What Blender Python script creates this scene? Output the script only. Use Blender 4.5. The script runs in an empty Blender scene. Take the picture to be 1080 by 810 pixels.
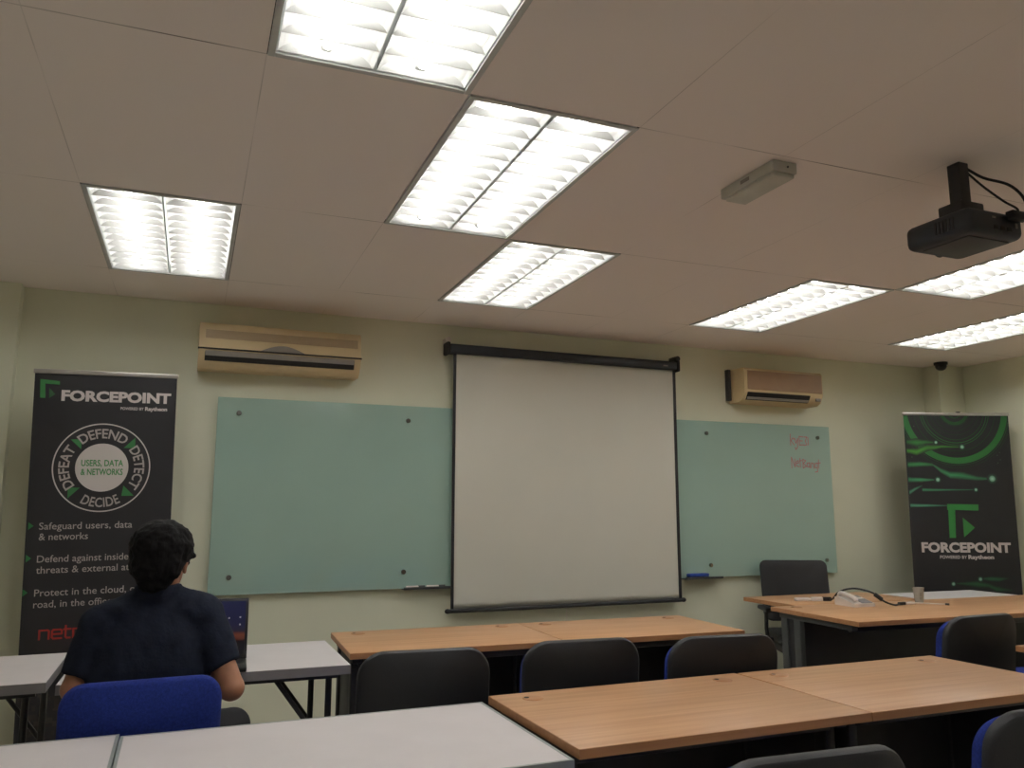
import bpy, bmesh, math, random
from mathutils import Vector, Matrix, noise as mnoise
random.seed(7)
PI = math.pi
C = bpy.context.scene.collection
SC = bpy.context.scene
D = 5.185          # front wall plane
CZ = 1.348         # eye height
CEIL = 2.616
GX, GY, GA = 1.356, 2.176, -0.013   # ceiling grid origin and turn

# ------------------------------------------------------------------ materials
def new_mat(name):
    m = bpy.data.materials.new(name); m.use_nodes = True
    nt = m.node_tree
    return m, nt, nt.nodes['Principled BSDF']

def mat(name, col, rough=.6, metal=0., var=.08, scale=12., bump=0., bscale=80., spec=.5, stretch=None, coat=0., emit=None):
    """a plain surface with soft procedural variation and optional bump"""
    m, nt, b = new_mat(name)
    tc = nt.nodes.new('ShaderNodeTexCoord')
    src = tc.outputs['Object']
    if stretch:
        mp = nt.nodes.new('ShaderNodeMapping'); mp.inputs['Scale'].default_value = stretch
        nt.links.new(src, mp.inputs['Vector']); src = mp.outputs['Vector']
    n = nt.nodes.new('ShaderNodeTexNoise'); n.inputs['Scale'].default_value = scale; n.inputs['Detail'].default_value = 4
    nt.links.new(src, n.inputs['Vector'])
    r = nt.nodes.new('ShaderNodeValToRGB')
    a = [max(0, c * (1 - var)) for c in col]; z = [min(1, c * (1 + var)) for c in col]
    r.color_ramp.elements[0].position = .3; r.color_ramp.elements[1].position = .7
    r.color_ramp.elements[0].color = (*a, 1); r.color_ramp.elements[1].color = (*z, 1)
    nt.links.new(n.outputs['Fac'], r.inputs['Fac']); nt.links.new(r.outputs['Color'], b.inputs['Base Color'])
    b.inputs['Roughness'].default_value = rough; b.inputs['Metallic'].default_value = metal
    b.inputs['Specular IOR Level'].default_value = spec
    if coat: b.inputs['Coat Weight'].default_value = coat; b.inputs['Coat Roughness'].default_value = .05
    if bump:
        n2 = nt.nodes.new('ShaderNodeTexNoise'); n2.inputs['Scale'].default_value = bscale; n2.inputs['Detail'].default_value = 3
        nt.links.new(src, n2.inputs['Vector'])
        bp = nt.nodes.new('ShaderNodeBump'); bp.inputs['Strength'].default_value = bump; bp.inputs['Distance'].default_value = .004
        nt.links.new(n2.outputs['Fac'], bp.inputs['Height']); nt.links.new(bp.outputs['Normal'], b.inputs['Normal'])
    if emit:
        b.inputs['Emission Color'].default_value = (*emit[0], 1); b.inputs['Emission Strength'].default_value = emit[1]
    return m

def wood_mat(name, c1, c2, rough=.42):
    m, nt, b = new_mat(name)
    tc = nt.nodes.new('ShaderNodeTexCoord'); mp = nt.nodes.new('ShaderNodeMapping')
    mp.inputs['Scale'].default_value = (1.2, 26, 26)
    nt.links.new(tc.outputs['Object'], mp.inputs['Vector'])
    n = nt.nodes.new('ShaderNodeTexNoise'); n.inputs['Scale'].default_value = 1.6; n.inputs['Detail'].default_value = 7; n.inputs['Distortion'].default_value = .4
    nt.links.new(mp.outputs['Vector'], n.inputs['Vector'])
    r = nt.nodes.new('ShaderNodeValToRGB')
    r.color_ramp.elements[0].position = .3; r.color_ramp.elements[1].position = .72
    r.color_ramp.elements[0].color = (*c1, 1); r.color_ramp.elements[1].color = (*c2, 1)
    nt.links.new(n.outputs['Fac'], r.inputs['Fac']); nt.links.new(r.outputs['Color'], b.inputs['Base Color'])
    b.inputs['Roughness'].default_value = rough
    return m

def ceiling_mat():
    m, nt, b = new_mat('ceiling_tiles')
    N = nt.nodes.new; L = nt.links.new
    tc = N('ShaderNodeTexCoord'); sp = N('ShaderNodeSeparateXYZ'); L(tc.outputs['Object'], sp.inputs[0])
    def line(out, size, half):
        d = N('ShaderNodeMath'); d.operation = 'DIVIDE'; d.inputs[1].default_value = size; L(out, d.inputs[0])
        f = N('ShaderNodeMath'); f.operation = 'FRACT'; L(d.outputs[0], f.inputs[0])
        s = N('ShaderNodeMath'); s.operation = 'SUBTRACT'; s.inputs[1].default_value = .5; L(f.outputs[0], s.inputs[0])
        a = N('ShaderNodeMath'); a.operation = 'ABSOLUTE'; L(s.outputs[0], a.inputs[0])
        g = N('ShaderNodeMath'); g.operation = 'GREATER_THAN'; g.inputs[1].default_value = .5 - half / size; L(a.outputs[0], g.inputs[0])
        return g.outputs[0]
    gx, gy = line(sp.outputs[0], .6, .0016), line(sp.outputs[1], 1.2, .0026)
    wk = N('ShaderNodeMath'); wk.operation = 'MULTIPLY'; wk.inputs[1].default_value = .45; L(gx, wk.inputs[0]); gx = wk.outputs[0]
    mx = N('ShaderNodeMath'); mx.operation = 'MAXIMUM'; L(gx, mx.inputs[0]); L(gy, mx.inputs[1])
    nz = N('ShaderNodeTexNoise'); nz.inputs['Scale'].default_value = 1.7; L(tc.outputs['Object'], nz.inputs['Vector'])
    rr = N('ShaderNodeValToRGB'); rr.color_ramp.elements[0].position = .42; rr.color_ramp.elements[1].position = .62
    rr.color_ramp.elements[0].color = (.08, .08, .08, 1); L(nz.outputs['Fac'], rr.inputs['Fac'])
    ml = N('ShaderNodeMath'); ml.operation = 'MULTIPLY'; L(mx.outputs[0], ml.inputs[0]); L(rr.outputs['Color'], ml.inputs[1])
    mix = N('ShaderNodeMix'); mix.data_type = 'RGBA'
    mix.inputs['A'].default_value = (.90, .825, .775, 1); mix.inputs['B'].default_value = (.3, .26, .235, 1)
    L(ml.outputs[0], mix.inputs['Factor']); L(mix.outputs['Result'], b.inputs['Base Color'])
    b.inputs['Roughness'].default_value = .9; b.inputs['Specular IOR Level'].default_value = .2
    n2 = N('ShaderNodeTexNoise'); n2.inputs['Scale'].default_value = 160; L(tc.outputs['Object'], n2.inputs['Vector'])
    bp = N('ShaderNodeBump'); bp.inputs['Strength'].default_value = .12; bp.inputs['Distance'].default_value = .003
    L(n2.outputs['Fac'], bp.inputs['Height']); L(bp.outputs['Normal'], b.inputs['Normal'])
    return m

def print_mat(name, rough=.55):
    """printed vinyl: the ink colours are stored on the mesh"""
    m, nt, b = new_mat(name)
    a = nt.nodes.new('ShaderNodeVertexColor'); a.layer_name = 'Ink'
    nt.links.new(a.outputs['Color'], b.inputs['Base Color']); b.inputs['Roughness'].default_value = rough
    return m

M = {}
M['wall'] = mat('wall_paint', (.735, .75, .60), .75, var=.03, scale=2.2, bump=.06, bscale=120)
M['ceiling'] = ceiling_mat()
M['floor'] = mat('floor_vinyl', (.60, .55, .51), .7, var=.12, scale=30, bump=.1, bscale=200)
M['wood'] = wood_mat('beech_laminate', (.44, .235, .115), (.56, .32, .17))
M['wood_edge'] = wood_mat('beech_edge', (.36, .17, .075), (.44, .225, .105))
M['black_panel'] = mat('black_panel', (.014, .014, .017), .55)
M['dark_metal'] = mat('dark_grey_metal', (.05, .054, .055), .5)
M['black_metal'] = mat('black_metal', (.012, .012, .014), .4)
M['white_top'] = mat('white_laminate', (.675, .635, .645), .5, var=.03, scale=5)
M['grey_edge'] = mat('grey_edging', (.22, .21, .225), .5)
M['alu_edge'] = mat('aluminium_edging', (.33, .36, .35), .4, metal=.3)
M['blue'] = mat('blue_fabric', (.012, .025, .17), .95, var=.25, scale=140, bump=.4, bscale=500, spec=.2)
M['shell'] = mat('black_plastic', (.0105, .011, .0145), .55, bump=.15, bscale=300)
M['glass'] = mat('green_frosted_glass', (.33, .475, .42), .02, var=.04, scale=1.5, spec=1.0)
M['glass_edge'] = mat('glass_edge', (.16, .32, .26), .15)
M['chrome'] = mat('chrome', (.25, .26, .25), .25, metal=1.)
M['screen'] = mat('screen_cloth', (.63, .62, .55), .85, var=.03, scale=1.3)
M['black'] = mat('matte_black', (.012, .012, .014), .6)
M['navy_case'] = mat('dark_case', (.018, .022, .03), .45)
M['beige'] = mat('aged_beige_plastic', (.62, .49, .29), .5, var=.05, scale=6)
M['brown_grille'] = mat('brown_grille', (.32, .205, .125), .6, var=.05)
M['tan_grille'] = mat('tan_grille', (.36, .27, .165), .6, var=.08, scale=40, stretch=(1, 1, 30))
M['dark'] = mat('dark_slot', (.01, .009, .008), .7)
M['flap'] = mat('silver_flap', (.32, .30, .27), .4, metal=.4)
M['badge'] = mat('grey_badge', (.22, .2, .18), .5)
M['lamp_frame'] = mat('lamp_frame', (.55, .56, .54), .5)
M['lamp_white'] = mat('lamp_enamel', (.86, .87, .86), .35, var=.01)
M['louver'] = mat('louver_aluminium', (.86, .87, .86), .32, metal=.55, var=.01)
M['tube'] = mat('lit_tube', (.9, .9, .9), .4, emit=((1., .985, .94), 34.))
M['grey_box'] = mat('pale_grey_plastic', (.50, .50, .45), .5)
M['frost'] = mat('frosted_diffuser', (.55, .54, .48), .4)
M['shirt'] = mat('navy_shirt', (.0115, .0145, .026), .95, var=.22, scale=24, bump=.5, bscale=60, spec=.15)
M['skin'] = mat('skin', (.30, .135, .075), .55, var=.08, scale=20)
M['hair'] = mat('black_hair', (.005, .0045, .005), .8, var=.3, scale=60, bump=.5, bscale=120, stretch=(1, 1, .25), spec=.15)
M['trousers'] = mat('black_trousers', (.008, .008, .010), .9, bump=.3, bscale=70)
M['white_plastic'] = mat('white_plastic', (.72, .66, .62), .4)
M['paper_white'] = mat('white_top_far', (.66, .64, .66), .5, var=.02)
M['cup'] = mat('clear_cup', (.72, .70, .64), .2)
M['cup'].node_tree.nodes['Principled BSDF'].inputs['Transmission Weight'].default_value = .55
M['blue_plastic'] = mat('blue_plastic', (.02, .06, .32), .5)
M['red_ink'] = mat('red_marker_ink', (.42, .15, .165), .6)
M['print'] = print_mat('banner_print')
M['alu'] = mat('aluminium', (.50, .48, .46), .35, metal=.6)
M['white_ink'] = mat('white_print', (.62, .56, .55), .6, var=.02)
M['grey_ink'] = mat('grey_print', (.42, .375, .36), .6, var=.02)
M['green_ink'] = mat('green_print', (.055, .25, .075), .6, var=.02)
M['red_print'] = mat('red_print', (.36, .025, .02), .6, var=.02)
M['laptop'] = mat('laptop_black', (.010, .010, .012), .4)
M['keys'] = mat('laptop_keys', (.03, .03, .035), .6)

# ------------------------------------------------------------------ mesh builder
class MB:
    def __init__(s): s.bm = bmesh.new()
    def _xf(s, vs, mtx):
        if mtx is not None:
            for v in vs: v.co = mtx @ v.co
    def box(s, x0, x1, y0, y1, z0, z1, bev=0., seg=2, mtx=None):
        r = bmesh.ops.create_cube(s.bm, size=1)
        vs = r['verts']
        for v in vs:
            v.co = Vector(((x0 + x1) / 2 + v.co.x * (x1 - x0), (y0 + y1) / 2 + v.co.y * (y1 - y0), (z0 + z1) / 2 + v.co.z * (z1 - z0)))
        if bev > 0:
            es = list({e for v in vs for e in v.link_edges})
            rb = bmesh.ops.bevel(s.bm, geom=es, offset=bev, segments=seg, profile=.5, affect='EDGES')
            vs = rb['verts']
            seen = set(vs)
            st = list(vs)
            while st:
                v = st.pop()
                for e in v.link_edges:
                    w = e.other_vert(v)
                    if w not in seen: seen.add(w); st.append(w)
            vs = list(seen)
        s._xf(vs, mtx); return vs
    def cyl(s, p, q, r, r2=None, n=16, cap=True):
        p, q = Vector(p), Vector(q); r2 = r if r2 is None else r2
        d = q - p; a = d.normalized()
        u = a.orthogonal().normalized(); w = a.cross(u)
        A = [s.bm.verts.new(p + (u * math.cos(2 * PI * i / n) + w * math.sin(2 * PI * i / n)) * r) for i in range(n)]
        B = [s.bm.verts.new(q + (u * math.cos(2 * PI * i / n) + w * math.sin(2 * PI * i / n)) * r2) for i in range(n)]
        for i in range(n): s.bm.faces.new((A[i], A[(i + 1) % n], B[(i + 1) % n], B[i]))
        if cap: s.bm.faces.new(A[::-1]); s.bm.faces.new(B)
    def tube(s, pts, r, n=10, sub=6):
        P = [Vector(p) for p in pts]
        if sub > 1 and len(P) > 2:      # Catmull-Rom
            Q = []
            E = [P[0] * 2 - P[1]] + P + [P[-1] * 2 - P[-2]]
            for i in range(1, len(E) - 2):
                a, b, c, d = E[i - 1:i + 3]
                for k in range(sub):
                    t = k / sub
                    Q.append(.5 * (2 * b + (c - a) * t + (2 * a - 5 * b + 4 * c - d) * t * t + (3 * b - a - 3 * c + d) * t ** 3))
            Q.append(P[-1]); P = Q
        u = None; prev = None
        for i, p in enumerate(P):
            t = (P[min(i + 1, len(P) - 1)] - P[max(i - 1, 0)]).normalized()
            u = t.orthogonal().normalized() if u is None else (u - t * u.dot(t)).normalized()
            w = t.cross(u)
            ring = [s.bm.verts.new(p + (u * math.cos(2 * PI * k / n) + w * math.sin(2 * PI * k / n)) * r) for k in range(n)]
            if prev:
                for k in range(n): s.bm.faces.new((prev[k], prev[(k + 1) % n], ring[(k + 1) % n], ring[k]))
            else: s.bm.faces.new(ring[::-1])
            prev = ring
        s.bm.faces.new(prev)
    def lathe(s, prof, c=(0, 0, 0), n=28):
        prev = None
        for r, z in prof:
            if r < 1e-6: ring = [s.bm.verts.new((c[0], c[1], c[2] + z))]
            else: ring = [s.bm.verts.new((c[0] + r * math.cos(2 * PI * k / n), c[1] + r * math.sin(2 * PI * k / n), c[2] + z)) for k in range(n)]
            if prev:
                if len(prev) == 1 and len(ring) > 1:
                    for k in range(n): s.bm.faces.new((prev[0], ring[(k + 1) % n], ring[k]))
                elif len(ring) == 1 and len(prev) > 1:
                    for k in range(n): s.bm.faces.new((prev[k], prev[(k + 1) % n], ring[0]))
                elif len(ring) > 1:
                    for k in range(n): s.bm.faces.new((prev[k], prev[(k + 1) % n], ring[(k + 1) % n], ring[k]))
            prev = ring
    def prism(s, prof, x0, x1, axis='x'):
        """profile of (a,b) pairs extruded along an axis"""
        f = {'x': lambda t, a, b: (t, a, b), 'y': lambda t, a, b: (a, t, b), 'z': lambda t, a, b: (a, b, t)}[axis]
        A = [s.bm.verts.new(f(x0, a, b)) for a, b in prof]; B = [s.bm.verts.new(f(x1, a, b)) for a, b in prof]
        n = len(prof)
        for i in range(n): s.bm.faces.new((A[i], A[(i + 1) % n], B[(i + 1) % n], B[i]))
        s.bm.faces.new(A[::-1]); s.bm.faces.new(B)
    def pad(s, w, zlo, zhi, rt, rb, y0, y1, bend=0., dome=.012, n=9, mtx=None):
        """upright rounded panel between depths y0 and y1, edge rounded, bent across its width"""
        def outline(k):
            o = []
            cs = [(w / 2 - rt, zhi - rt, rt, 0), (-w / 2 + rt, zhi - rt, rt, 90), (-w / 2 + rb, zlo + rb, rb, 180), (w / 2 - rb, zlo + rb, rb, 270)]
            for cx, cz, r, a0 in cs:
                for i in range(n):
                    a = math.radians(a0 + 90 * i / (n - 1)); o.append((cx + r * math.cos(a), cz + r * math.sin(a)))
            mx, mz = 0, (zlo + zhi) / 2
            return [(mx + (x - mx) * k, mz + (z - mz) * k) for x, z in o]
        ym = (y0 + y1) / 2; th = (y1 - y0) / 2
        rings = []
        steps = [(0, 1), (.35, 1), (.8, .985), (1., .955)]
        seq = [(-t, k) for t, k in steps[::-1]] + steps[1:]
        def mk(y, k, d):
            ring = []
            for x, z in outline(k):
                ring.append(s.bm.verts.new((x, y + bend * (x / (w / 2)) ** 2, z)))
            return ring
        backc = [(y0 - dome * .9, .0)]
        L = [(y0 - dome, .35), (y0 - dome * .7, .7)] + [(ym + t * th, k) for t, k in seq] + [(y1 + dome * .7, .7), (y1 + dome, .35)]
        rs = [mk(y, k, 0) for y, k in L]
        for a, b in zip(rs, rs[1:]):
            m = len(a)
            for i in range(m): s.bm.faces.new((a[i], a[(i + 1) % m], b[(i + 1) % m], b[i]))
        s.bm.faces.new(rs[0][::-1]); s.bm.faces.new(rs[-1])
        s._xf([v for r in rs for v in r], mtx)
    def ell(s, c, r, mtx=None, u=24, v=16):
        q = bmesh.ops.create_uvsphere(s.bm, u_segments=u, v_segments=v, radius=1)
        for x in q['verts']: x.co = Vector((x.co.x * r[0], x.co.y * r[1], x.co.z * r[2]))
        if mtx is not None:
            for x in q['verts']: x.co = mtx @ x.co
        for x in q['verts']: x.co += Vector(c)
    def cap(s, p, q, r, r2):
        """tapered capsule"""
        p, q = Vector(p), Vector(q)
        s.cyl(p, q, r, r2, n=18); s.ell(p, (r, r, r)); s.ell(q, (r2, r2, r2))
    def build(s, name, m, parent=None, loc=(0, 0, 0), smooth=True, angle=35):
        bmesh.ops.recalc_face_normals(s.bm, faces=s.bm.faces[:])
        me = bpy.data.meshes.new(name); s.bm.to_mesh(me); s.bm.free()
        me.materials.append(m)
        o = bpy.data.objects.new(name, me); C.objects.link(o); o.location = loc
        if parent is not None: o.parent = parent
        if smooth: shade(me, angle)
        return o

def shade(me, angle=35):
    for p in me.polygons: p.use_smooth = True
    bm = bmesh.new(); bm.from_mesh(me)
    for e in bm.edges:
        e.smooth = not (len(e.link_faces) == 2 and e.calc_face_angle(0) > math.radians(angle))
    bm.to_mesh(me); bm.free()

def tag(o, label=None, cat=None, group=None, kind=None):
    if label: o['label'] = label
    if cat: o['category'] = cat
    if group: o['group'] = group
    if kind: o['kind'] = kind
    return o
def empty(name, loc, rz=0., label=None, cat=None, group=None):
    o = bpy.data.objects.new(name, None); C.objects.link(o)
    o.location = loc; o.rotation_euler = (0, 0, rz); o.empty_display_size = .05
    return tag(o, label, cat, group)
def dup(o, loc=None, rz=None, label=None, parent=None):
    c = o.copy(); C.objects.link(c)
    if parent is not None: c.parent = parent
    if loc is not None: c.location = loc
    if rz is not None: c.rotation_euler = (0, 0, rz)
    if label: c['label'] = label
    for ch in list(o.children): dup(ch, parent=c)
    return c
def struct(name, mb, m, label=None, **k):
    o = mb.build(name, m, None, **k); o['kind'] = 'structure'
    return o

# ------------------------------------------------------------------ flat print and lettering
def text_mesh(txt, bold=0.):
    cu = bpy.data.curves.new('lettering_curve', 'FONT'); cu.body = txt; cu.size = 1; cu.offset = bold; cu.resolution_u = 3
    ob = bpy.data.objects.new('lettering_tmp', cu); C.objects.link(ob)
    dg = bpy.context.evaluated_depsgraph_get(); dg.update()
    me = bpy.data.meshes.new_from_object(ob.evaluated_get(dg), preserve_all_data_layers=False, depsgraph=dg)
    bpy.data.objects.remove(ob); bpy.data.curves.remove(cu)
    return me
CAPS = {}
def cap_height(bold):
    if bold not in CAPS:
        me = text_mesh('H', bold); CAPS[bold] = max(v.co.y for v in me.vertices); bpy.data.meshes.remove(me)
    return CAPS[bold]
def lettering(name, items, m, parent):
    """items: (text, x0, z_baseline, width, cap_height, bold, bend) laid on the local XZ plane, facing -Y"""
    bm = bmesh.new()
    for it in items:
        txt, x0, z0, w, h, bold = it[:6]; bend = it[6] if len(it) > 6 else None; y = it[7] if len(it) > 7 else 0
        me = text_mesh(txt, bold)
        xs = [v.co.x for v in me.vertices]
        ch = cap_height(bold)
        a, b = min(xs), max(xs)
        sx = w / (b - a); sy = h / ch
        t = bmesh.new(); t.from_mesh(me); bpy.data.meshes.remove(me)
        bmesh.ops.subdivide_edges(t, edges=[e for e in t.edges if e.calc_length() * sx > .02], cuts=2) if bend else None
        t.verts.index_update()
        vm = {}
        for v in t.verts:
            X = (v.co.x - a) * sx; Z = v.co.y * sy
            if bend:
                cx, cz, R, ang, inward = bend
                th = (X - w / 2) / R
                if inward: p = (cx + (R - Z) * math.sin(th), cz - (R - Z) * math.cos(th))
                else:
                    q = ang - th
                    p = (cx + (R + Z) * math.cos(q), cz + (R + Z) * math.sin(q))
            else: p = (x0 + X, z0 + Z)
            vm[v] = bm.verts.new((p[0], y, p[1]))
        for f in t.faces:
            try: bm.faces.new([vm[v] for v in f.verts])
            except ValueError: pass
        t.free()
    me = bpy.data.meshes.new(name)
    for f in bm.faces:
        f.normal_update()
        if f.normal.y > 0: f.normal_flip()
    bm.to_mesh(me); bm.free(); me.materials.append(m)
    o = bpy.data.objects.new(name, me); C.objects.link(o); o.parent = parent
    return o
class Ink:
    """flat printed shapes with ink colours, on the local XZ plane"""
    def __init__(s): s.v = []; s.f = []; s.c = []
    def poly(s, pts, col, y=0):
        i = len(s.v)
        for p in pts: s.v.append((p[0], y, p[1]))
        cs = col if isinstance(col[0], (tuple, list)) else [col] * len(pts)
        s.c += [tuple(c) for c in cs]; s.f.append(list(range(i, i + len(pts))))
    def rect(s, x0, x1, z0, z1, col, y=0): s.poly([(x0, z0), (x1, z0), (x1, z1), (x0, z1)], col, y)
    def ring(s, cx, cz, r0, r1, c0, c1, y=0, n=96, clip=None):
        for k in range(n):
            a, b = 2 * PI * k / n, 2 * PI * (k + 1) / n
            P = [(cx + r * math.cos(t), cz + r * math.sin(t)) for r, t in ((r0, a), (r0, b), (r1, b), (r1, a))]
            cc = [c0, c0, c1, c1]
            if clip:
                x0, x1, z0, z1 = clip
                if any(p[0] < x0 - .02 or p[0] > x1 + .02 or p[1] > z1 + .02 for p in P): continue
                P = [(min(max(p[0], x0), x1), min(p[1], z1)) for p in P]
            s.poly(P, cc, y)
    def disc(s, cx, cz, r, c0, c1, y=0, n=24):
        for k in range(n):
            a, b = 2 * PI * k / n, 2 * PI * (k + 1) / n
            s.poly([(cx, cz), (cx + r * math.cos(a), cz + r * math.sin(a)), (cx + r * math.cos(b), cz + r * math.sin(b))], [c0, c1, c1], y)
    def streak(s, pts, col, bg, y=0):
        """pts: (x, z, half_height, strength): bright along the middle, fading to the ground colour"""
        mixc = lambda k: tuple(b + (c - b) * k for c, b in zip(col, bg))
        for (x0, z0, h0, k0), (x1, z1, h1, k1) in zip(pts, pts[1:]):
            s.poly([(x0, z0), (x1, z1), (x1, z1 + h1), (x0, z0 + h0)], [mixc(k0), mixc(k1), bg, bg], y)
            s.poly([(x0, z0 - h0), (x1, z1 - h1), (x1, z1), (x0, z0)], [bg, bg, mixc(k1), mixc(k0)], y)
    def build(s, name, m, parent):
        me = bpy.data.meshes.new(name); me.from_pydata(s.v, [], s.f); me.update()
        at = me.color_attributes.new('Ink', 'FLOAT_COLOR', 'POINT')
        for i, c in enumerate(s.c): at.data[i].color = (*c, 1)
        me.materials.append(m)
        o = bpy.data.objects.new(name, me); C.objects.link(o); o.parent = parent
        return o
def ribbons(name, strokes, w, m, parent, y=0., th=.0):
    """handwritten strokes: flat ribbons on the local XZ plane"""
    bm = bmesh.new()
    for st in strokes:
        for (x0, z0), (x1, z1) in zip(st, st[1:]):
            d = Vector((x1 - x0, z1 - z0)); 
            if d.length < 1e-6: continue
            d.normalize(); n = Vector((-d.y, d.x)) * w / 2; e = d * w * .4
            P = [(x0 - e.x + n.x, z0 - e.y + n.y), (x0 - e.x - n.x, z0 - e.y - n.y), (x1 + e.x - n.x, z1 + e.y - n.y), (x1 + e.x + n.x, z1 + e.y + n.y)]
            bm.faces.new([bm.verts.new((p[0], y, p[1])) for p in P])
    for f in bm.faces:
        f.normal_update()
        if f.normal.y > 0: f.normal_flip()
    me = bpy.data.meshes.new(name); bm.to_mesh(me); bm.free(); me.materials.append(m)
    o = bpy.data.objects.new(name, me); C.objects.link(o); o.parent = parent
    return o

# ------------------------------------------------------------------ the room
XL, XR, YB = -2.7, 6.4, -3.2
b = MB(); b.box(XL - .1, XR + .1, YB - .1, D + .1, -.05, 0); struct('floor', b, M['floor'], smooth=False)
b = MB(); b.box(XL - .1, XR + .1, D, D + .1, 0, CEIL + .02); struct('wall_front', b, M['wall'], smooth=False)
b = MB(); b.box(XL - .1, XR + .1, YB - .1, YB, 0, CEIL + .02); struct('wall_back', b, M['wall'], smooth=False)
b = MB(); b.box(XL - .1, XL, YB, D, 0, CEIL + .02); struct('wall_left', b, M['wall'], smooth=False)
b = MB(); b.box(XR, XR + .1, YB, D, 0, CEIL + .02); struct('wall_right', b, M['wall'], smooth=False)
b = MB(); b.box(6.1, XR, 5.02, D, 0, CEIL); struct('trim_1', b, M['wall'], smooth=False)          # boxed-in corner
b = MB(); b.box(-1.5, -.885, 5.1, D, 0, CEIL); struct('trim_2', b, M['wall'], smooth=False)       # shallow pier
for nm, (x0, x1) in (('baseboard_front', (-.885, 6.1)),):
    b = MB(); b.box(x0, x1, D - .012, D, 0, .09, .003); struct(nm, b, M['dark_metal'])

LAMPS = {(-3, 1): 0, (-1, 0): 1, (-2, -1): 2, (0, 1): 3, (3, 1): 4, (4, 0): 5, (6, 1): 6, (0, -2): 8, (-3, -3): 9}
def grid(i, j):
    x, y = .6 * i, 1.2 * j
    return (GX + x * math.cos(GA) - y * math.sin(GA), GY + x * math.sin(GA) + y * math.cos(GA))
b = MB()
vv = {}
def gv(i, j):
    if (i, j) not in vv:
        x = min(max(.6 * i, XL - GX - .04), XR - GX + .04); y = min(max(1.2 * j, YB - GY - .04), D - GY + .05)
        vv[i, j] = b.bm.verts.new((x, y, 0))
    return vv[i, j]
for i in range(-7, 9):
    for j in range(-5, 3):
        if (i, j) in LAMPS: continue
        b.bm.faces.new((gv(i, j), gv(i, j + 1), gv(i + 1, j + 1), gv(i + 1, j)))
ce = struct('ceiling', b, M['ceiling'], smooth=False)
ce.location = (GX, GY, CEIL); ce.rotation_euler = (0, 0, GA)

# ------------------------------------------------------------------ recessed fluorescent lights
def make_lamp():
    t = empty('ceiling_light', (0, 0, CEIL))
    W, L, h = .298, .598, .075
    b = MB(); fw = .02
    for x0, x1, y0, y1 in ((-W, -W + fw, -L, L), (W - fw, W, -L, L), (-W + fw, W - fw, -L, -L + fw), (-W + fw, W - fw, L - fw, L)):
        b.box(x0, x1, y0, y1, -.006, .0, .0015, 1)
    b.build('frame', M['lamp_frame'], t)
    b = MB()   # folded steel housing, open below
    w, l = W - fw, L - fw
    z0 = -.002
    A = [b.bm.verts.new((x, y, z0)) for x, y in ((-W+.004, -L+.004), (W-.004, -L+.004), (W-.004, L-.004), (-W+.004, L-.004))]
    B = [b.bm.verts.new((x, y, h)) for x, y in ((-w, -l), (w, -l), (w, l), (-w, l))]
    for i in range(4): b.bm.faces.new((A[i], A[(i + 1) % 4], B[(i + 1) % 4], B[i]))
    b.bm.faces.new(B)
    b.build('housing', M['lamp_white'], t, smooth=False)
    for s in (-1, 1):
        b = MB(); b.cyl((s * .139, -.56, .040), (s * .139, .56, .040), .014, n=14); tb = b.build('tube', M['tube'], t)
        for e in (-1, 1):
            b = MB(); b.cyl((s * .139, e * .56, .040), (s * .139, e * .575, .040), .0145, n=14); b.build('end_cap', M['alu'], tb)
        b = MB()
        xi, xo = s * .006, s * .274
        # side reflectors
        for xa, sg in ((xi, 1), (xo, -1)):
            prof = [(xa, .0), (xa + s * sg * .012, .014), (xa + s * sg * .04, .032), (xa + s * sg * .085, .05), (xa, .05)]
            b.prism(prof, -.572, .572, 'y')
        b.build('reflector', M['lamp_white'], t, smooth=False)
        b = MB()
        n = 12; last = {}
        for k in range(n + 1):
            y = -.572 + 1.144 * k / n
            if k in (0, n): ya = .004
            # wedge blade, dipping under the tube; side rails tie the blades together
            xs = [xi + (xo - xi) * q / 10 for q in range(11)]
            lo = [.001 for q in range(11)]
            hi = [.034 - .014 * math.sin(PI * q / 10) for q in range(11)]
            for q in range(10):
                P = [(xs[q], y - .0012, lo[q]), (xs[q + 1], y - .0012, lo[q + 1]), (xs[q + 1], y - .009, hi[q + 1]), (xs[q], y - .009, hi[q])]
                Q = [(x, 2 * y - yy, z) for x, yy, z in P]
                p = [b.bm.verts.new(v) for v in P]; r = [b.bm.verts.new(v) for v in Q]
                b.bm.faces.new(p); b.bm.faces.new(r[::-1])
                b.bm.faces.new((p[0], r[0], r[1], p[1])); b.bm.faces.new((p[3], p[2], r[2], r[3]))
                if q in (0, 9):
                    e = 0 if q == 0 else 1
                    if k: b.bm.faces.new((last[q][0], p[e], p[3 - e], last[q][1]))
                    last[q] = (r[e], r[3 - e])
        bmesh.ops.remove_doubles(b.bm, verts=b.bm.verts[:], dist=1e-5)
        b.build('louver', M['louver'], t, smooth=False)
    return t
lamp_labels = {
    0: 'louvred fluorescent ceiling light above the black banner behind the seated man',
    1: 'large louvred fluorescent ceiling light in the middle, nearest lit one wholly in the frame',
    2: 'louvred fluorescent ceiling light cut off by the top edge of the photo',
    3: 'louvred fluorescent ceiling light right above the projection screen, beyond the large middle one',
    4: 'louvred fluorescent ceiling light above the smaller air conditioner',
    5: 'louvred fluorescent ceiling light just beyond the hanging black projector',
    6: 'farthest ceiling light at the right, above the security camera and green banner',
    7: 'ceiling light over the near desks, behind the camera',
    8: 'ceiling light near the camera, mirrored at the top of the left glass board',
    9: 'added unseen ceiling light at the rear left corner, behind the camera'}  # rear left fixture is unseen, added to help light the room
proto = None
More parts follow.
